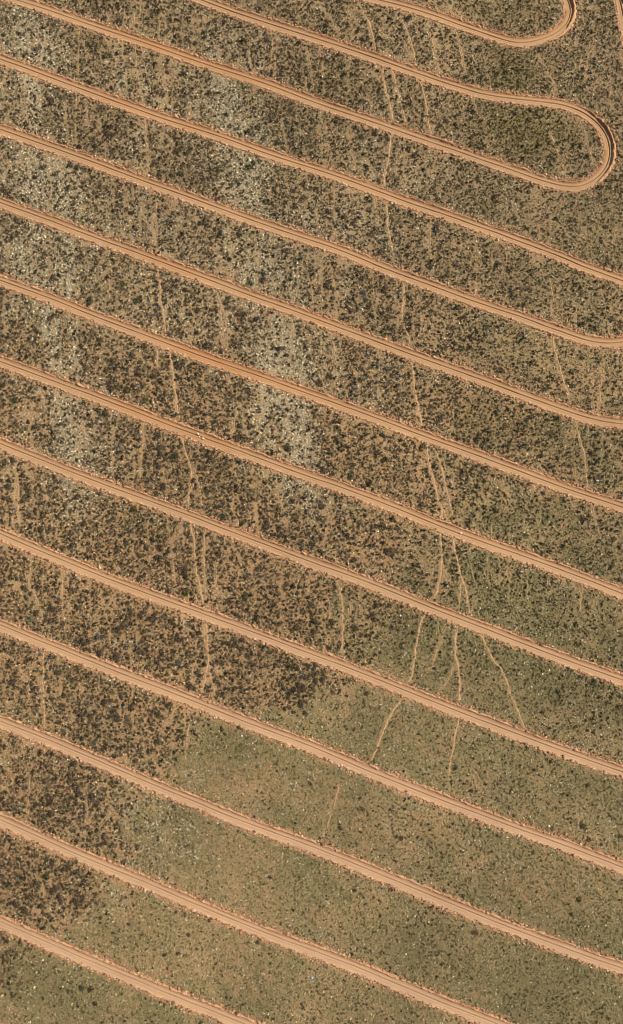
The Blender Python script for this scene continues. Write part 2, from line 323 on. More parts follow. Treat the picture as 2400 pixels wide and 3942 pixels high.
DARKM = [(1330,520,130,60,.30),(1400,560,110,50,.25),(1430,500,80,80,.15),(1340,780,110,60,.15),(1250,860,140,50,.22),(1420,880,80,60,.2),(1050,620,80,40,.05),(900,1250,90,60,.22),(1000,1330,100,60,.25),(880,1370,100,60,.2),
 (1250,1130,100,60,.15),(1300,1250,120,50,.2),(690,1380,90,60,.2),(820,1500,60,60,.2),(1200,350,60,30,.0),(1130,130,50,30,.2),(1050,60,50,50,.25),(1330,60,60,40,.1),(1480,480,60,80,.1),(330,1890,60,40,.1),(800,840,60,80,.12),
 (150,1330,60,40,.0),(700,1530,60,40,.1),(1200,680,60,40,.1),(1100,860,100,40,.1),(430,1700,40,60,.2)]
GREEN = [(560,1800,120,60,.6),(480,1770,60,40,.5),(500,1950,150,60,.3),(760,1650,80,60,.35),(850,1750,120,80,.35),(1000,1560,200,90,.35),(1200,1440,180,80,.35),(1260,1540,140,70,.35),(1150,1350,100,50,.4),
 (1000,1400,60,60,.2),(1350,1050,90,60,.4),(1450,1120,60,80,.35),(1230,1250,120,40,.25),(60,2350,150,80,.5),(200,2420,150,60,.3),(900,2300,200,100,.25),(1300,2380,200,80,.45),(1450,2250,100,80,.3),
 (1130,1060,80,40,.25),(700,2080,200,80,.3),(400,2400,160,70,.3),(1250,330,150,80,.25),(1230,180,150,60,.2),(950,1820,120,40,.25),(1280,1650,120,60,.3),(820,1490,120,50,.3)]
OLIVE = [(1230,170,80,60,.7),(1240,290,110,60,.8),(1300,340,80,60,.7),(1120,50,60,40,.5),(1150,1010,90,50,.3),(820,200,60,40,.3),(1180,980,60,40,.15),(1230,20,90,30,.5),(150,2030,50,30,.4),(600,1090,60,50,.2),(560,1800,100,50,.3)]
BLUE = [(1450,180,60,100,.7),(1330,150,50,40,.4),(640,320,40,25,.7),(700,380,50,40,.5),(130,70,60,50,.3),(20,120,40,50,.6),(340,170,40,25,.4),(1080,540,80,60,.3),(930,590,100,50,.5),(850,560,60,60,.4),
 (900,850,70,60,.3),(870,940,60,50,.5),(920,930,60,40,.4),(720,1340,90,50,.35),(760,560,40,40,.3),(540,1250,40,40,.3),(240,1540,40,30,.5),(150,1470,40,30,.4),(270,1720,50,30,.5),(200,1995,30,25,.9),(130,1580,30,40,.5),
 (1460,790,30,20,.9),(1480,630,30,20,.8),(740,1300,60,40,.4),(1250,700,60,50,.2),(350,980,60,60,.2),(610,1370,40,30,.4),(1130,230,60,60,.2)]
BROWN = [(380,1120,100,60,.4),(560,900,60,40,.3),(150,2090,160,60,.35),(350,1720,100,70,.3),(500,1650,150,70,.2),(720,1640,80,70,.15),(100,1900,150,60,.3),(300,1530,200,80,.3),(200,230,100,50,.2),(380,330,80,40,.3),(250,430,150,60,.3),(450,1330,150,60,.2),(820,1240,100,60,.2),(1080,1540,60,40,.4)]
MID = [(1280,1460,230,130,.8),(1430,1660,110,120,.9),(1350,1300,180,90,.8),(1060,1340,120,120,.5),(900,1480,100,60,.5),(1000,1960,300,110,.25),(1080,1560,120,60,.4),(880,2130,160,60,.15),(620,1850,120,60,.25)]
BND_Y = [0, 1150, 1250, 1400, 1500, 1600, 1680, 1730, 1800, 1850, 2000, 2060, 2130, 2190, 2240, 2600]
BND_X = [1900, 1750, 1250, 1000, 850, 790, 740, 450, 420, 330, 325, 260, 230, 190, 60, -200]

class Field: pass
def fields(x, y):
    X, Y = w2v(x, y); f = Field()
    cx = np.clip(X, -60, 1560); cy = np.clip(Y, -60, 2520)
    bx = np.interp(cy, BND_Y, BND_X)
    n = fbm(x, y, 9.0, 3); n2 = fbm(x, y, 3.5, 5)
    # grass: share of open grassland (lower right)
    wd = np.interp(cy, [1150, 1400, 1650, 2600], [500, 420, 150, 130])
    f.grass = sstep(-0.35, 0.75, (cx - bx) / wd + (n - .5) * 1.5 + (n2 - .5) * 1.5)
    base = np.interp(cx, [0, 500, 1000, 1500], [0.96, 0.96, 0.88, 0.72])
    base = np.where(cy < 480, np.maximum(base, 0.90), base)
    d = base + blobs(cx, cy, DARKP) * 0.55 - blobs(cx, cy, DARKM) * 1.1
    wide = sum(a * np.exp(-((cx - px_) / (rx * 1.7 + 14)) ** 2 - ((cy - py_) / (ry * 1.7 + 20)) ** 2) for px_, py_, rx, ry, a in PALE)
    sx1 = np.interp(cy, [0, 200, 380, 600, 850, 1050, 1250], [530, 550, 585, 645, 690, 705, 745]); sx2 = np.interp(cy, [0, 150, 430, 700, 950, 1200], [60, 95, 100, 130, 180, 190])
    fib = fbm(x + y * .18, (y - x * .18) * .12, 2.2, 99) - .5
    st = np.exp(-((cx - sx1 - 90 * (n - .5)) / 62) ** 2) * sstep(1330, 1150, cy) * np.interp(cy, [0, 200, 600, 1100, 1300], [.35, .6, .8, .85, .5]) + .75 * np.exp(-((cx - sx2 - 110 * (n - .5)) / 70) ** 2) * sstep(1350, 1100, cy)
    f.pale = np.clip(blobs(cx, cy, PALE) * .26 + wide * .20 + st * (.55 + 1.8 * fib) + .5 * fib * sstep(1300, 700, cy) + (fbm(x, y, 6.0, 9) - .5) * 0.45 + (vnoise(x, y, 1.7, 8) - .5) * .4 + .10 * sstep(1100, 500, cx) * sstep(1500, 900, cy), 0, 1)
    f.pale = f.pale * sstep(.0, .4, f.pale + .1)
    d = d - f.pale * 0.42
    d = np.clip(d + (n - .5) * 0.5 + (n2 - .5) * 0.7 + (vnoise(x, y, 1.5, 7) - .5) * 0.5, 0.02, 1.0)
    xw = x + (fbm(x, y, 6, 91) - .5) * 7 + y * .09
    w1 = np.abs(fbm(xw, y * .22, 2.6, 92, 2) - .5); w2 = np.abs(fbm(xw * 1.0, y * .45, 3.4, 93, 2) - .5); w3 = np.abs(fbm(x + y * .5, y * .3, 3.0, 94, 2) - .5)
    mid = blobs(cx, cy, MID).clip(0, 1)
    f.web = (1.6 * np.maximum(1 - w1 / .036, np.maximum(.9 - w2 / .032, .7 - w3 / .03))).clip(0, 1) * (1 - .75 * f.grass) * sstep(.30, .60, fbm(x, y * .6, 13, 95))
    d = d * (1 - .92 * f.web)
    g = blobs(cx, cy, DARKP)
    f.dark = d * (1 - f.grass) + f.grass * np.clip(0.03 + g * 0.35 + mid * .85 * (.2 + 1.6 * n2) * sstep(800, 1250, cx + 200 * (cy < 1600)) + (n - .6) * 0.1, 0, 1)
    rows = vnoise((x * .8 + y * .6), (x * .6 - y * .8) * .12, .9, 97)
    f.speck = f.grass * np.clip(0.12 + 1.8 * (fbm(x, y, 14, 19) - .44) + (n2 - .5) * 0.9 + (rows - .5) * .5, 0.01, 1); f.rows = rows
    rt = sstep(850, 1300, cx) * sstep(450, 700, cy)           # greener, finer growth on the right
    f.green = np.clip(f.grass * 0.42 + rt * 0.25 + blobs(cx, cy, GREEN) * .8 + (fbm(x, y, 8, 23) - .5) * 0.9 + .35 * f.grass * (f.rows - .5), 0, 1)
    f.olive = np.clip(blobs(cx, cy, OLIVE), 0, 1); f.blue = np.clip(blobs(cx, cy, BLUE), 0, 1); f.brown = np.clip(blobs(cx, cy, BROWN), 0, 1)
    f.right = sstep(700, 1300, cx); f.cx = cx; f.cy = cy
    return f

# ------------------------------------------------------------------ ground sheet
SOIL = rgb(168, 141, 103); SOIL_PALE = rgb(188, 168, 130); GRASS = rgb(137, 124, 85); SOIL_ORANGE = rgb(180, 142, 100)
def axis(lo, hi, step, far):
    a = np.arange(lo, hi + 1e-6, step); out = []; v = hi; s = step
    while v < far: s *= 1.35; v += s; out.append(v)
    w = []; v = lo; s = step
    while v > -far: s *= 1.35; v -= s; w.append(v)
    return np.r_[w[::-1], a, out]
gx = axis(GX0, GX1, 0.33, 2500); gy = axis(GY0, GY1, 0.33, 2500)
XX, YY = np.meshgrid(gx, gy); xs = XX.ravel(); ys = YY.ravel()
dt = lookup(D_TRACK, xs, ys); dp = lookup(D_PATH, xs, ys)
zz = height(xs, ys) + (fbm(xs, ys, 1.1, 41) - .5) * 0.10 - 0.40 * (1 - sstep(1.0, 1.9, dt)) - 0.05 * (1 - sstep(0.1, 0.4, dp))
f = fields(xs, ys)
mixn = fbm(xs, ys, 2.5, 43)[:, None]
c = SOIL * (1 - mixn) + SOIL_ORANGE * mixn; k = (.5 * (1 - f.right) * (1 - f.grass) * sstep(500, 1000, f.cy))[:, None]; c = c * (1 - k) + rgb(176, 136, 94) * k; k = (.55 * sstep(1000, 500, f.cy))[:, None]; c = c * (1 - k) + rgb(156, 134, 100) * k
k = (f.pale * .75)[:, None]; c = c * (1 - k) + SOIL_PALE * k
k = (.5 * f.olive)[:, None]; c = c * (1 - k) + rgb(132, 119, 72) * k
k = (np.clip(f.green * 1.05 + (fbm(xs, ys, 1.8, 47) - .5) * .6, 0, .92))[:, None]; c = c * (1 - k) + GRASS * k
k = .85 * (1 - sstep(1.4, 2.3, dt + (fbm(xs, ys, 1.0, 49) - .5) * 2.4))[:, None]; c = c * (1 - k) + rgb(184, 142, 104) * k
k = np.maximum(0.6 * (1 - sstep(0.2, 0.8, dp)),   .55 * f.web ** 2)[:, None]; c = c * (1 - k) + rgb(184, 150, 110) * k
c = c * (0.82 + 0.36 * fbm(xs, ys, 12, 53))[:, None]
ny, nx = XX.shape
idx = np.arange(nx * ny).reshape(ny, nx)
F = np.stack([idx[:-1, :-1], idx[:-1, 1:], idx[1:, 1:], idx[1:, :-1]], -1).reshape(-1, 4)
g = link('ground', mesh_np('ground', np.c_[xs, ys, zz], F, c, None, M_GROUND, True), kind='structure')

# ------------------------------------------------------------------ graded tracks
U = np.r_[np.arange(-3.2, -1.6, 0.16), np.arange(-1.6, -0.3, 0.13), np.arange(-0.3, 0.31, 0.075), np.arange(0.39, 1.7, 0.13), np.arange(1.75, 3.3, 0.16)]
ROAD = rgb(196, 157, 115); ROAD_O = rgb(195, 145, 98); ROAD_P = rgb(205, 168, 131); CLOD = rgb(200, 154, 114)
ORANGE = [(380,110,150,60,.9),(600,180,150,60,.5),(300,270,150,60,.6),(600,900,160,60,.9),(500,1050,160,60,.8),(300,990,100,50,.6),(560,370,150,60,.5),(400,640,120,50,.5),(460,850,120,50,.6),(700,770,150,60,.4),(250,430,120,60,.3),(620,1250,120,50,.4)]
def build_track(n, L):
    t = np.gradient(L, axis=0); t /= np.linalg.norm(t, axis=1)[:, None]
    nrm = np.c_[-t[:, 1], t[:, 0]]                     # left-hand normal
    uu = U[None, :] * np.ones((len(L), 1))
    px_ = L[:, 0][:, None] + nrm[:, 0][:, None] * uu; py_ = L[:, 1][:, None] + nrm[:, 1][:, None] * uu
    side = np.sign(uu); nX = nrm[:, 0][:, None] * side; nY = nrm[:, 1][:, None] * side
    hair = sstep(0.45, 0.9, nX)                        # the side facing away from the slope in the bends
    inner = sstep(0.45, 0.9, -nX)
    s = np.arange(len(L)) * 0.2; ss = s[:, None] * np.ones_like(uu)
    a = np.abs(uu)
    edge = 1.0 - 0.30 * hair + 0.42 * inner + (fbm(ss, uu * 3 + 10 * n, 1.3, 61) - .5) * 0.45 + (fbm(ss, side * 3 + 7 * n, 11, 62) - .5) * .4
    bank = 0.13 + 0.20 * np.clip(nY, 0, 1) * (0.6 + 0.8 * fbm(ss, uu * 0, 9.0, 67)) + 0.42 * hair * (0.5 + 1.0 * fbm(ss, uu * 0, 1.6, 66))
    rise = sstep(0, 0.26 - 0.04 * hair, a - edge)
    fall = sstep(0.12 + 0.1 * hair, 0.75 + 0.6 * hair, a - edge + (fbm(px_, py_, 0.8, 63) - .5) * 1.0)
    z = -0.10 + (bank + 0.10) * rise - (bank + 0.30) * fall
    lump = (fbm(px_, py_, 0.45, 64, 2) - .5)
    z += lump * 0.42 * sstep(-0.05, 0.25, a - edge) * (1 - 0.3 * fall)
    z += (fbm(ss * 0.1, uu, 0.5, 65) - .5) * 0.05
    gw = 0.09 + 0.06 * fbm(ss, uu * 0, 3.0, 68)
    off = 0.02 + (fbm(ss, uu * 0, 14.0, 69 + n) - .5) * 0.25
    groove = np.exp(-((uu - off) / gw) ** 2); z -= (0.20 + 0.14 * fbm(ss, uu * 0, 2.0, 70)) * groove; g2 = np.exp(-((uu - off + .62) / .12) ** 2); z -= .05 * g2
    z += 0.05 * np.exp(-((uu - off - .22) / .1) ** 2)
    z += height(px_, py_)
    X, Y = w2v(px_, py_)
    ko = np.clip(blobs(X, Y, ORANGE) * .8 + (fbm(px_, py_, 8, 73) - .5) * .7, 0, 1)[..., None]
    kp = (sstep(900, 2200, Y) * (.45 + .6 * fbm(px_, py_, 20, 74)))[..., None]
    c = ROAD * (1 - ko) + ROAD_O * ko; c = c * (1 - kp) + ROAD_P * kp
    kc = (sstep(-0.05, 0.3, a - edge) * (0.55 + 0.6 * (lump > 0)))[..., None].clip(0, 1)
    c = c * (1 - kc) + CLOD * (0.72 + 0.7 * (lump + .5))[..., None] * kc
    # darker, redder soil at the up-slope bed edge, partly painted shade of the cut bank
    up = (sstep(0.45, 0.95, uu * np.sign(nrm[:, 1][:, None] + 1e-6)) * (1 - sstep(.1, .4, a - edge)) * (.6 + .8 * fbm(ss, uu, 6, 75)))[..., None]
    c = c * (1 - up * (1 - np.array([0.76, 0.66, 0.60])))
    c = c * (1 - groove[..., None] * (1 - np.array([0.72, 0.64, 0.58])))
    m, k = uu.shape; ix = np.arange(m * k).reshape(m, k)
    F = np.stack([ix[:-1, :-1], ix[1:, :-1], ix[1:, 1:], ix[:-1, 1:]], -1).reshape(-1, 4)
    keep = None
    V = np.c_[px_.ravel(), py_.ravel(), z.ravel()]
    # wind the faces so the normals look up
    p = V[F[0]]; up_ = np.cross(p[1] - p[0], p[2] - p[1])[2]
    if up_ < 0: F = F[:, ::-1]
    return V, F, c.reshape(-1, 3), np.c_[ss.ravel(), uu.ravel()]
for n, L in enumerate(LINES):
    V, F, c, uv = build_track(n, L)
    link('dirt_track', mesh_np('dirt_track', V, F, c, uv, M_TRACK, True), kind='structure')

# ------------------------------------------------------------------ stock paths: thin ragged ribbons of bare soil
for L, w, s in PLINES:
    t = np.gradient(L, axis=0); t /= np.linalg.norm(t, axis=1)[:, None]; nr = np.c_[-t[:, 1], t[:, 0]]
    m = len(L); q = fbm(L[:, 0], L[:, 1], 1.2, 81); taper = sstep(0, 6, np.minimum(np.arange(m), m - 1 - np.arange(m))) * .7 + .3
    wd = w * (0.35 + 1.0 * q) * taper * (0.6 + 0.4 * s)
    if s < 0.8: wd *= sstep(0.30 * (1.2 - s), 0.9 * (1.15 - s) + .1, fbm(L[:, 0], L[:, 1], 2.3, 82)) 
    off = np.array([-1, -.55, 0, .55, 1.]); V = []
    for o in off:
        jit = 1 + 0.5 * (vnoise(L[:, 0] + o * 9, L[:, 1], 0.35, 83) - .5)
        p = L + nr * (wd * o * 0.5 * jit)[:, None]; V.append(np.c_[p, height(p[:, 0], p[:, 1]) + 0.055 - 0.07 * abs(o) ** 2 - .6 * (1 - sstep(1.5, 2.0, lookup(D_TRACK, p[:, 0], p[:, 1])))])
    V = np.stack(V, 1).reshape(-1, 3); ix = np.arange(m * 5).reshape(m, 5)
    F = np.stack([ix[:-1, :-1], ix[:-1, 1:], ix[1:, 1:], ix[1:, :-1]], -1).reshape(-1, 4)
    p = V[F[len(F) // 2]]
    if np.cross(p[1] - p[0], p[2] - p[1])[2] < 0: F = F[:, ::-1]
    base = rgb(196, 156, 112) if s > .75 else rgb(182, 148, 106)
    c = base * (0.85 + 0.3 * vnoise(V[:, 0], V[:, 1], 0.5, 84))[:, None]
    link('footpath', mesh_np('footpath', V, F, c, None, M_PATH, True), kind='structure')

# ------------------------------------------------------------------ prototypes (unit radius)
def leaf_dome(rng, n, size, hgt=0.62, squash=1.0):
    """n leaf sprays spread through a low dome; returns verts, quads, shade per quad"""
    V = []; C = []
    lobes = rng.normal(0, 0.45, (5, 2))
    for i in range(n):
        lb = lobes[rng.integers(5)]
        a = rng.uniform(0, 2 * math.pi); r = rng.uniform(0, 1) ** 0.6 * 0.72
        x, y = lb[0] * .7 + r * cos(a), lb[1] * .7 + r * sin(a) * squash
        rr = min(1.0, math.hypot(x, y)); z = hgt * (1 - rr ** 2) * rng.uniform(0.45, 1.0) + 0.06
        nrm = np.array([x * .7 + rng.normal(0, .5), y * .7 + rng.normal(0, .5), 0.55 + rng.uniform(0, .5)]); nrm /= np.linalg.norm(nrm)
        t = np.cross(nrm, rng.normal(0, 1, 3)); t /= np.linalg.norm(t); b = np.cross(nrm, t)
        s = size * rng.uniform(0.6, 1.35); s2 = s * rng.uniform(0.4, .8); c = np.array([x, y, z])
        V += [c - t * s, c - b * s2, c + t * s * rng.uniform(.7, 1.2), c + b * s2]
        C.append(rng.uniform(0.5, 1.45))
    V = np.array(V); F = np.arange(len(V)).reshape(-1, 4)
    return V, F, np.repeat(np.array(C), 4)

def stone(rng):
    t = (1 + 5 ** .5) / 2
    V = np.array([(-1,t,0),(1,t,0),(-1,-t,0),(1,-t,0),(0,-1,t),(0,1,t),(0,-1,-t),(0,1,-t),(t,0,-1),(t,0,1),(-t,0,-1),(-t,0,1)], float) / 1.9
    V *= rng.uniform(0.7, 1.25, (12, 1)); V *= np.array([1, rng.uniform(.6, 1), rng.uniform(.45, .8)]); V[:, 2] += .25
    F = np.array([(0,11,5),(0,5,1),(0,1,7),(0,7,10),(0,10,11),(1,5,9),(5,11,4),(11,10,2),(10,7,6),(7,1,8),(3,9,4),(3,4,2),(3,2,6),(3,6,8),(3,8,9),(4,9,5),(2,4,11),(6,2,10),(8,6,7),(9,8,1)])
    return V, F, np.ones(12)

def scatter(name, protos, x, y, r, hs, col, mat, sink=0.0, **kw):
    """join copies of the prototypes at the given points into one mesh"""
    which = RNG.integers(0, len(protos), len(x)); VV = []; FF = []; CC = []; base = 0
    z = height(x, y) - sink
    for k, (V, F, S_) in enumerate(protos):
        s = np.where(which == k)[0]
        if not len(s): continue
        a = RNG.uniform(0, 2 * math.pi, len(s)); ca, sa = np.cos(a)[:, None], np.sin(a)[:, None]; R = r[s][:, None]
        vx = (V[:, 0] * ca - V[:, 1] * sa) * R + x[s][:, None]; vy = (V[:, 0] * sa + V[:, 1] * ca) * R + y[s][:, None]
        vz = V[:, 2] * R * hs[s][:, None] + z[s][:, None]
        VV.append(np.stack([vx, vy, vz], -1).reshape(-1, 3).astype(np.float32))
        FF.append((F[None] + (base + np.arange(len(s)) * len(V))[:, None, None]).reshape(-1, F.shape[1])); base += len(s) * len(V)
        CC.append((col[s][:, None, :] * S_[None, :, None]).reshape(-1, 3).astype(np.float32))
    return link(name, mesh_np(name, np.vstack(VV), np.vstack(FF), np.vstack(CC), None, mat), **kw)

prng = np.random.default_rng(5)
BUSH = [leaf_dome(prng, 36, 0.23) for _ in range(12)]
TUFT = [leaf_dome(prng, 9, 0.42, 0.55) for _ in range(8)]
STONES = [stone(prng) for _ in range(6)]

def jgrid(step, jit=0.45):
    a = np.arange(GX0 + 2, GX1 - 2, step); b = np.arange(GY0 + 2, GY1 - 2, step * .92)
    A, B = np.meshgrid(a, b); A = A + (np.arange(len(b)) % 2)[:, None] * step * .5
    x = A.ravel() + RNG.uniform(-jit, jit, A.size) * step; y = B.ravel() + RNG.uniform(-jit, jit, A.size) * step
    return x, y

# colours of the scrub
C_GREY = rgb(110, 97, 73); C_OLIVE = rgb(98, 94, 54); C_BLUE = rgb(112, 110, 98); C_BROWN = rgb(110, 93, 74); C_GREEN = rgb(88, 90, 62)
def bush_colour(f, n):
    u = RNG.uniform(0, 1, n); c = np.tile(C_GREY, (n, 1))
    c[u < 0.10 + 0.42 * f.right] = C_GREEN
    c[RNG.uniform(0, 1, n) < 0.08 + f.brown * .8 + .16 * (1 - f.right)] = C_BROWN
    c[RNG.uniform(0, 1, n) < 0.02 + f.blue * .75] = C_BLUE
    c[RNG.uniform(0, 1, n) < 0.04 + f.olive * .85] = C_OLIVE
    return c * (1 - .22 * f.right * sstep(1000, 1300, f.cy))[:, None] * RNG.lognormal(-.32, .30, (n, 1)).clip(.4, 1.3) * RNG.normal(1, .05, (n, 3)).clip(.85, 1.15)

# --- dark scrub
x, y = jgrid(0.66)
f = fields(x, y); dt = lookup(D_TRACK, x, y); dp = lookup(D_PATH, x, y)
u = RNG.uniform(0, 1, len(x))
keep = (u < f.dark) & (dt > 1.7 + RNG.uniform(-.35, .5, len(x))) & (dp > 0.42) & (lookup(D_FAINT, x, y) > .26)
x, y = x[keep], y[keep]; f = fields(x, y); n = len(x)
r = np.clip(RNG.lognormal(-1.04, 0.36, n) * (1 + .15 * f.brown - .06 * sstep(900, 500, f.cy)), 0.16, 0.90) * (1.06 - 0.18 * f.right) * np.where(f.grass > .5, .8, 1.0)
bcol = bush_colour(f, n)
dt = lookup(D_TRACK, x, y); dp = lookup(D_PATH, x, y)
r = np.minimum(r, np.maximum(0.28, np.minimum(dt - 1.6, dp + .05)))
print('scrub', n)
# the biggest ones in view become things of their own
X, Y = w2v(x, y)
inview = (X > 12) & (X < 1488) & (Y > 12) & (Y < 2452)
order = np.argsort(-(r * inview) + 0.0)
# bushes that stand out in the photograph: (tile, tile x, tile y, radius in metres)
NOTED = [(9,a,b,r) for a,b,r in [(450,430,.75),(350,600,.75),(490,680,.7),(820,380,.7),(940,270,.6),(740,300,.6),(870,560,.85),(1080,510,.85),(730,670,.75),(210,770,.6),(400,830,.7),(380,950,.7),(90,980,1.0),(720,950,.6),(420,1230,.8),(270,1200,.5),(530,1120,.5),(1280,600,.55),(690,150,.5),(230,1430,.7),(80,620,.5),(80,1290,.5),(110,840,.4),(850,840,.35)]]
NOTED += [(5,a,b,r) for a,b,r in [(1430,520,1.2),(1448,492,.9),(1350,500,.8),(1405,535,.8),(1440,800,1.0),(1450,880,1.0),(1400,835,.8),(1470,760,.8),(1480,700,.7),(1390,770,.7),(1470,930,.8),(1330,870,.6),(1250,650,.8),(1290,640,.6),(1015,640,.7),(1240,240,.9),(1390,265,.8),(710,712,.9),(690,640,.9),(1070,1010,.7),(1085,1030,.6),(1150,1000,.6),(540,945,.9),(350,770,.9),(640,885,.5),(418,1155,.6)]]
NOTED += [(6,a,b,r) for a,b,r in [(265,835,.8),(205,1010,.6),(240,555,.7),(265,560,.7),(292,545,.6),(430,605,.6),(235,245,.6),(555,265,.6),(475,297,.6),(1440,230,.8),(1280,602,.6),(1330,420,.9),(1355,790,.7),(1480,900,1.0),(1240,720,.7),(20,700,.8),(20,770,.8),(50,770,.7),(1190,830,.8),(1325,250,.6),(1295,600,.6),(545,85,.9),(600,85,.8),(1480,290,.7),(435,420,.6),(1420,880,.7)]]
NOTED += [(7,a,b,r) for a,b,r in [(837,203,.6),(622,770,.6),(910,820,.65),(857,910,.6),(395,1075,.8),(435,1082,.9),(370,470,.7),(415,560,.6),(545,382,.6),(1010,750,.6),(1240,855,.6),(490,385,.8),(400,640,1.0),(485,740,.6),(460,1150,.7),(230,595,.6),(1285,445,.4)]]
NOTED += [(8,a,b,r) for a,b,r in [(410,350,.6),(433,356,.7),(395,460,.45),(400,448,.4),(575,535,.5),(770,128,.6),(1175,210,.5),(1140,190,.45),(1310,300,1.0),(1480,347,.7),(1332,362,.7),(250,640,.4),(325,655,.45),(490,815,.45),(565,765,.4),(1160,1127,.4),(730,422,.4),(770,450,.45),(790,495,.35),(1400,1200,.5),(382,600,.6),(790,810,.8),(690,18,.7),(715,78,.5),(1370,20,.6),(1330,100,.7),(1290,650,.9),(1250,720,.6),(680,285,.5),(960,125,.5),(840,285,.3),(560,385,.4),(300,640,.4),(140,310,.6)]]
NOTED += [(4,a,b,r) for a,b,r in [(700,30,.9),(960,155,.9),(250,160,1.1),(340,85,.9),(465,265,.7),(390,100,.7),(1300,470,.8),(680,325,.8),(360,525,1.0),(205,350,.7),(1080,575,.7),(320,930,1.3),(540,890,.7),(900,190,.6),(1330,290,.7),(620,890,.6),(550,1010,.8),(770,940,.6),(1150,560,.6)]]
NOTED += [(1,a,b,r) for a,b,r in [(1025,170,1.0),(940,210,.9),(1360,340,1.0),(1270,670,1.0),(965,1075,1.0),(760,445,.7),(1400,530,1.0),(535,270,.8),(800,1000,.7),(1200,1075,.5),(945,830,.7)]]
NOTED += [(2,a,b,r) for a,b,r in [(1330,540,.5),(1230,1220,.7),(330,1215,.9),(290,1120,.8),(950,850,.6),(880,950,.9),(990,1075,.8),(770,330,.8),(1085,730,.6)]]
def noted_px(t, a, b):
    return (1100 + a / 7.5, 2550 + b / 7.5) if t == 9 else T(t, [(a, b)])[0]
NP_ = np.array([noted_px(t, a, b) for t, a, b, _ in NOTED]); hx, hy = px2w(NP_[:, 0], NP_[:, 1]); hr = np.array([q[3] for q in NOTED])
ok = lookup(D_TRACK, hx, hy) > 1.5; hx, hy, hr = hx[ok], hy[ok], hr[ok]
# clear the scattered scrub where those stand
D2 = np.full(n, 99.0)
for a, b, q in zip(hx, hy, hr): D2 = np.minimum(D2, np.hypot(x - a, y - b) - q * 0.9)
r_sc = np.where(D2 < 0, 0, r)
nh = len(hx); pick = np.argsort(-(r_sc * inview))[:300 - nh]
rest = np.ones(n, bool); rest[pick] = False; rest &= D2 >= 0
fh = fields(hx, hy)
ix_ = np.r_[hx, x[pick]]; iy_ = np.r_[hy, y[pick]]; ir_ = np.r_[hr, r[pick] * 1.12]
icol = np.vstack([bush_colour(fh, nh) * .8, bcol[pick]])

KINDS = [('grey-brown', rgb(98, 84, 64)), ('grey-green', rgb(98, 96, 72)), ('dark green', rgb(76, 84, 54)), ('olive', rgb(96, 94, 50)), ('blue-grey', rgb(110, 109, 98)), ('dull brown', rgb(92, 70, 54))]
BIG = {}
brng = np.random.default_rng(9)
for kn, kc in KINDS:
    for v in range(3):
        V, F, sh = leaf_dome(brng, 150, 0.13, 0.68)
        BIG[kn, v] = mesh_np('shrub', V, F, (kc * 0.86)[None] * sh[:, None], None, M_LEAF)
ORD = ['zeroth','first','second','third','fourth','fifth','sixth','seventh','eighth','ninth','tenth','eleventh','twelfth','thirteenth','fourteenth','fifteenth','sixteenth','seventeenth','eighteenth','nineteenth']
TENS = {20:'twent',30:'thirt',40:'fort',50:'fift',60:'sixt',70:'sevent',80:'eight',90:'ninet'}
def ordinal(k):
    if k < 20: return ORD[k]
    t, o = k // 10 * 10, k % 10
    return TENS[t] + 'ieth' if o == 0 else TENS[t] + 'y-' + ORD[o]
def y_at(L, x0):
    i = np.where(np.abs(L[:, 0] - x0) < .35)[0]
    return L[i, 1].mean() if len(i) else None
def strip_of(x0, y0):
    """which strip of veld the point stands in"""
    above = [k for k in range(2, 14) if (v := y_at(LINES[k], x0)) is not None and v > y0]
    if above:
        k = max(above) - 1
        return 'below the lowest left-edge track' if k >= 12 else f'between {ORD[k]} and {ORD[k + 1]} left-edge tracks'
    L = LINES[1]; i = np.where(np.abs(L[:, 0] - x0) < .35)[0]; ys_ = L[i, 1]
    if len(ys_) and ys_.min() > y0: return 'between first left-edge and hairpin tracks'
    if len(ys_) and ys_.max() > y0: return 'inside the long loop of the hairpin track'
    v = strip0 = None
    i = np.where(np.abs(LINES[0][:, 0] - x0) < .35)[0]
    if len(i) and LINES[0][i, 1].max() > y0: return 'between hairpin track and top loop'
    return 'above the hairpin bends'
strips = {}
for i in range(len(ix_)): strips.setdefault(strip_of(ix_[i], iy_[i]), []).append(i)
for sname, ids in strips.items():
    ids.sort(key=lambda i: ix_[i])
    for rank, i in enumerate(ids, 1):
        kn, kc = min(KINDS, key=lambda q: np.abs(q[1] / q[1].mean() - icol[i] / icol[i].mean()).sum() + 4 * abs(q[1].mean() - icol[i].mean()))
        link('shrub', BIG[kn, int(RNG.integers(3))], f'{kn} bush {sname}, {ordinal(rank)} big bush from left', 'bush',
             group='larger bushes on the veld', loc=(ix_[i], iy_[i], float(height(ix_[i], iy_[i])) - .03))
        o = COL.objects[-1]; o.rotation_euler = (0, 0, RNG.uniform(0, 6.28)); q = float(ir_[i]); o.scale = (q, q * RNG.uniform(.85, 1.05), q * RNG.uniform(.8, 1.1))

x, y, r, bcol = x[rest], y[rest], r[rest], bcol[rest]
scatter('low_scrub', BUSH, x, y, r, RNG.uniform(.9, 1.6, len(x)), bcol, M_LEAF, 0.02,
        label='low dark scrub bushes covering the veld between the tracks', cat='scrub', kind='stuff')

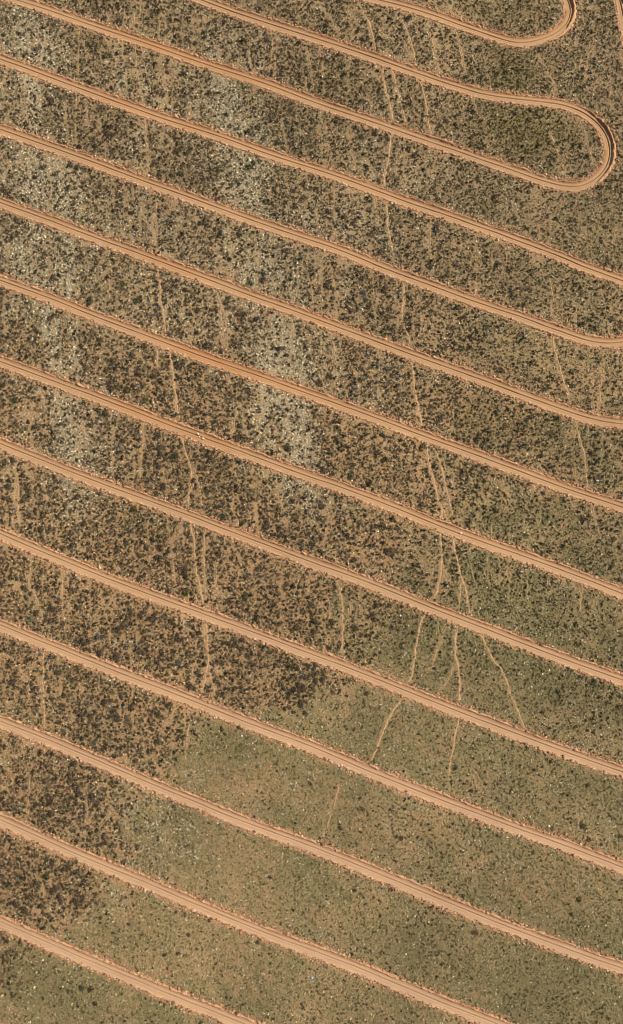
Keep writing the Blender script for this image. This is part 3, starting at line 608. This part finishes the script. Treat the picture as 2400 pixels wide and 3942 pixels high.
# --- small dark tussocks on the open grassland and between the bushes
x, y = jgrid(0.85); f = fields(x, y); dt = lookup(D_TRACK, x, y); dp = lookup(D_PATH, x, y); u = RNG.uniform(0, 1, len(x))
keep = (u < 0.12 + f.speck * 0.42 + 0.25 * f.right * (1 - f.grass)) & (dt > 1.9) & (dp > .4); x, y = x[keep], y[keep]; n = len(x); f = fields(x, y)
col = np.tile(rgb(78, 70, 48), (n, 1)) * RNG.uniform(.5, 1.3, (n, 1))
col[RNG.uniform(0, 1, n) < .3] *= np.array([.85, 1.1, .85])
scatter('dark_tussocks', [leaf_dome(prng, 16, 0.34, .9) for _ in range(5)], x, y, np.clip(RNG.lognormal(-1.5, .34, n), .12, .42), RNG.uniform(.8, 1.4, n), col, M_LEAF, 0.01,
        label='small dark tussocks dotted over the pale grassland', cat='tussocks', kind='stuff')

# --- ground cover: dry grass, grey-green herbs, pale succulents
x, y = jgrid(0.32, .5); f = fields(x, y); dt = lookup(D_TRACK, x, y); dp = lookup(D_FAINT, x, y); u = RNG.uniform(0, 1, len(x))
keep = (u < 0.50 + 0.5 * f.pale + 0.18 * f.green) & (dt > 1.35 + RNG.uniform(0, 1.0, len(x))) & (dp > .22) & (RNG.uniform(0, 1, len(x)) > f.web * .3); x, y = x[keep], y[keep]; n = len(x); f = fields(x, y)
P_CREAM = rgb(210, 196, 162); P_SAGE = rgb(184, 173, 140); P_TAN = rgb(182, 152, 112); P_GREEN = rgb(128, 121, 78); P_OL = rgb(142, 127, 90)
q = RNG.uniform(0, 1, n); col = np.tile(P_OL, (n, 1)); col[q < .42] = P_TAN
u = RNG.uniform(0, 1, n); col[u < f.green * 1.0] = P_GREEN; col[(u < f.green * 1.0) & (q < .40)] = P_OL
u = RNG.uniform(0, 1, n); col[u < f.olive * .7] = rgb(130, 118, 70)
u = RNG.uniform(0, 1, n); col[u < .08 + f.pale * .85] = P_SAGE; col[(u < .03 + f.pale * .80) & (q < .58)] = P_CREAM
col = col * np.exp(RNG.normal(0, 1, (n, 1)) * (.36 - .13 * f.grass)[:, None]).clip(.4, 1.75)
print('cover', n)
scatter('ground_cover', TUFT, x, y, np.clip(RNG.lognormal(-1.58, .34, n), .09, .42), RNG.uniform(.7, 1.5, n), col, M_TUFT, 0.015,
        label='dry grass tufts and grey-green herbs covering the soil', cat='ground cover', kind='stuff')

# --- loose stones on the veld
x = RNG.uniform(GX0 + 2, GX1 - 2, 90000); y = RNG.uniform(GY0 + 2, GY1 - 2, 90000); f = fields(x, y); dt = lookup(D_TRACK, x, y)
keep = (RNG.uniform(0, 1, len(x)) < .04 + .25 * f.pale * (1 - .7 * f.grass) + .02 * f.grass) & (dt > 1.3); x, y = x[keep], y[keep]; n = len(x)
col = np.tile(rgb(204, 184, 148), (n, 1)); col[RNG.uniform(0, 1, n) < .35] = rgb(206, 160, 118); col = col * RNG.uniform(.75, 1.15, (n, 1))
scatter('loose_stones', STONES, x, y, np.clip(RNG.lognormal(-2.6, .32, n), .04, .16), RNG.uniform(.7, 1.1, n), col, M_STONE, 0.01,
        label='small pale stones strewn over the slope', cat='stones', kind='stuff')

# --- clods and stones thrown up along both edges of the tracks
xs_, ys_, rs_ = [], [], []
for L in LINES:
    t = np.gradient(L, axis=0); t /= np.linalg.norm(t, axis=1)[:, None]; nr = np.c_[-t[:, 1], t[:, 0]]
    for side in (-1, 1):
        for rep in range(2):
            m = len(L); up = np.clip(nr[:, 1] * side, 0, 1); hair = sstep(.4, .9, nr[:, 0] * side)
            d = 1.15 + np.abs(RNG.normal(0, .42, m)) * (0.9 + .5 * up) + .15 * up + hair * .9
            k = RNG.uniform(0, 1, m) < .25 + .75 * fbm(p0 := L[:, 0] + 40 * side, L[:, 1], 5, 98)
            p = L + nr * (side * d)[:, None] + RNG.normal(0, .1, (m, 2)); xs_.append(p[k, 0]); ys_.append(p[k, 1]); rs_.append(np.clip(RNG.lognormal(-1.95, .42, k.sum()), .06, .38))
    k = RNG.uniform(0, 1, len(L)) < .03
    p = L + nr * RNG.uniform(-1, 1, (len(L), 1)); xs_.append(p[k, 0]); ys_.append(p[k, 1]); rs_.append(np.full(k.sum(), .07))
x, y, r = map(np.concatenate, (xs_, ys_, rs_)); n = len(x)
k = lookup(D_TRACK, x, y) < 3; k &= (np.abs(x) < 94); x, y, r = x[k], y[k], r[k]; n = len(x)
col = np.tile(rgb(208, 160, 118), (n, 1)); col[RNG.uniform(0, 1, n) < .25] = rgb(224, 190, 150); col[RNG.uniform(0, 1, n) < .2] = rgb(146, 106, 78)
col = col * RNG.uniform(.7, 1.1, (n, 1))
scatter('earth_clods', STONES, x, y, r, RNG.uniform(.7, 1.1, n), col, M_STONE, -0.02,
        label='pinkish clods of earth thrown up along the track edges', cat='earth clods', kind='stuff')

# --- rocks that can be told apart
ROCKS = [((1563,3673), .28, (238,226,206), 'white rock on the grassland near the bottom, right of middle'),
 ((2093,3541), .24, (236,228,212), 'small white rock on the grassland low on the right'),
 ((2114,3180), .34, (240,224,200), 'pale elongated rock beside the track low on the right'),
 ((2300,1850), .42, (208,220,214), 'pale bluish rock on greenish veld near the right edge'),
 ((1203,3764), .34, (190,208,214), 'light blue-grey rock in the grass at the bottom middle'),
 ((2168,567), .26, (232,150,120), 'small salmon-orange rock inside the hairpin loop'),
 ((764,1670), .36, (238,214,178), 'cream rock lying in the track left of middle, upper of three'),
 ((783,1688), .42, (240,220,186), 'largest cream rock of three lying in the track left of middle'),
 ((768,1682), .24, (232,200,164), 'smallest cream rock of three lying in the track left of middle'),
 ((1776,2052), .30, (240,220,188), 'cream rock lying in the track right of the forked stock paths'),
 ((1540,1127), .36, (238,214,178), 'cream rock beside a stock path, upper right of the photo'),
 ((1296,2650), .24, (240,232,214), 'white rock right of the cluster of dark bushes'),
 ((1229,2694), .22, (238,226,204), 'white rock below the cluster of dark bushes'),
 ((334,1438), .36, (232,200,168), 'pale pinkish rock among dense scrub near the left edge'),
 ((71,3687), .22, (240,228,208), 'cream rock in green grass near the bottom left corner')]
for k, ((a, b), q, cc, lab) in enumerate(ROCKS):
    V, F, _ = stone(np.random.default_rng(100 + k)); bm_ = mesh_np('rock', V, F, rgb(*cc)[None] * np.random.default_rng(k).uniform(.85, 1.1, (12, 1)), None, M_STONE)
    wx, wy = px2w(a, b); link('rock', bm_, lab, 'rock', group='lone pale rocks', loc=(float(wx), float(wy), float(height(wx, wy)) - .02))
    COL.objects[-1].scale = (q, q, q)
# a few bluish and fresh-green weeds are left to the ground cover
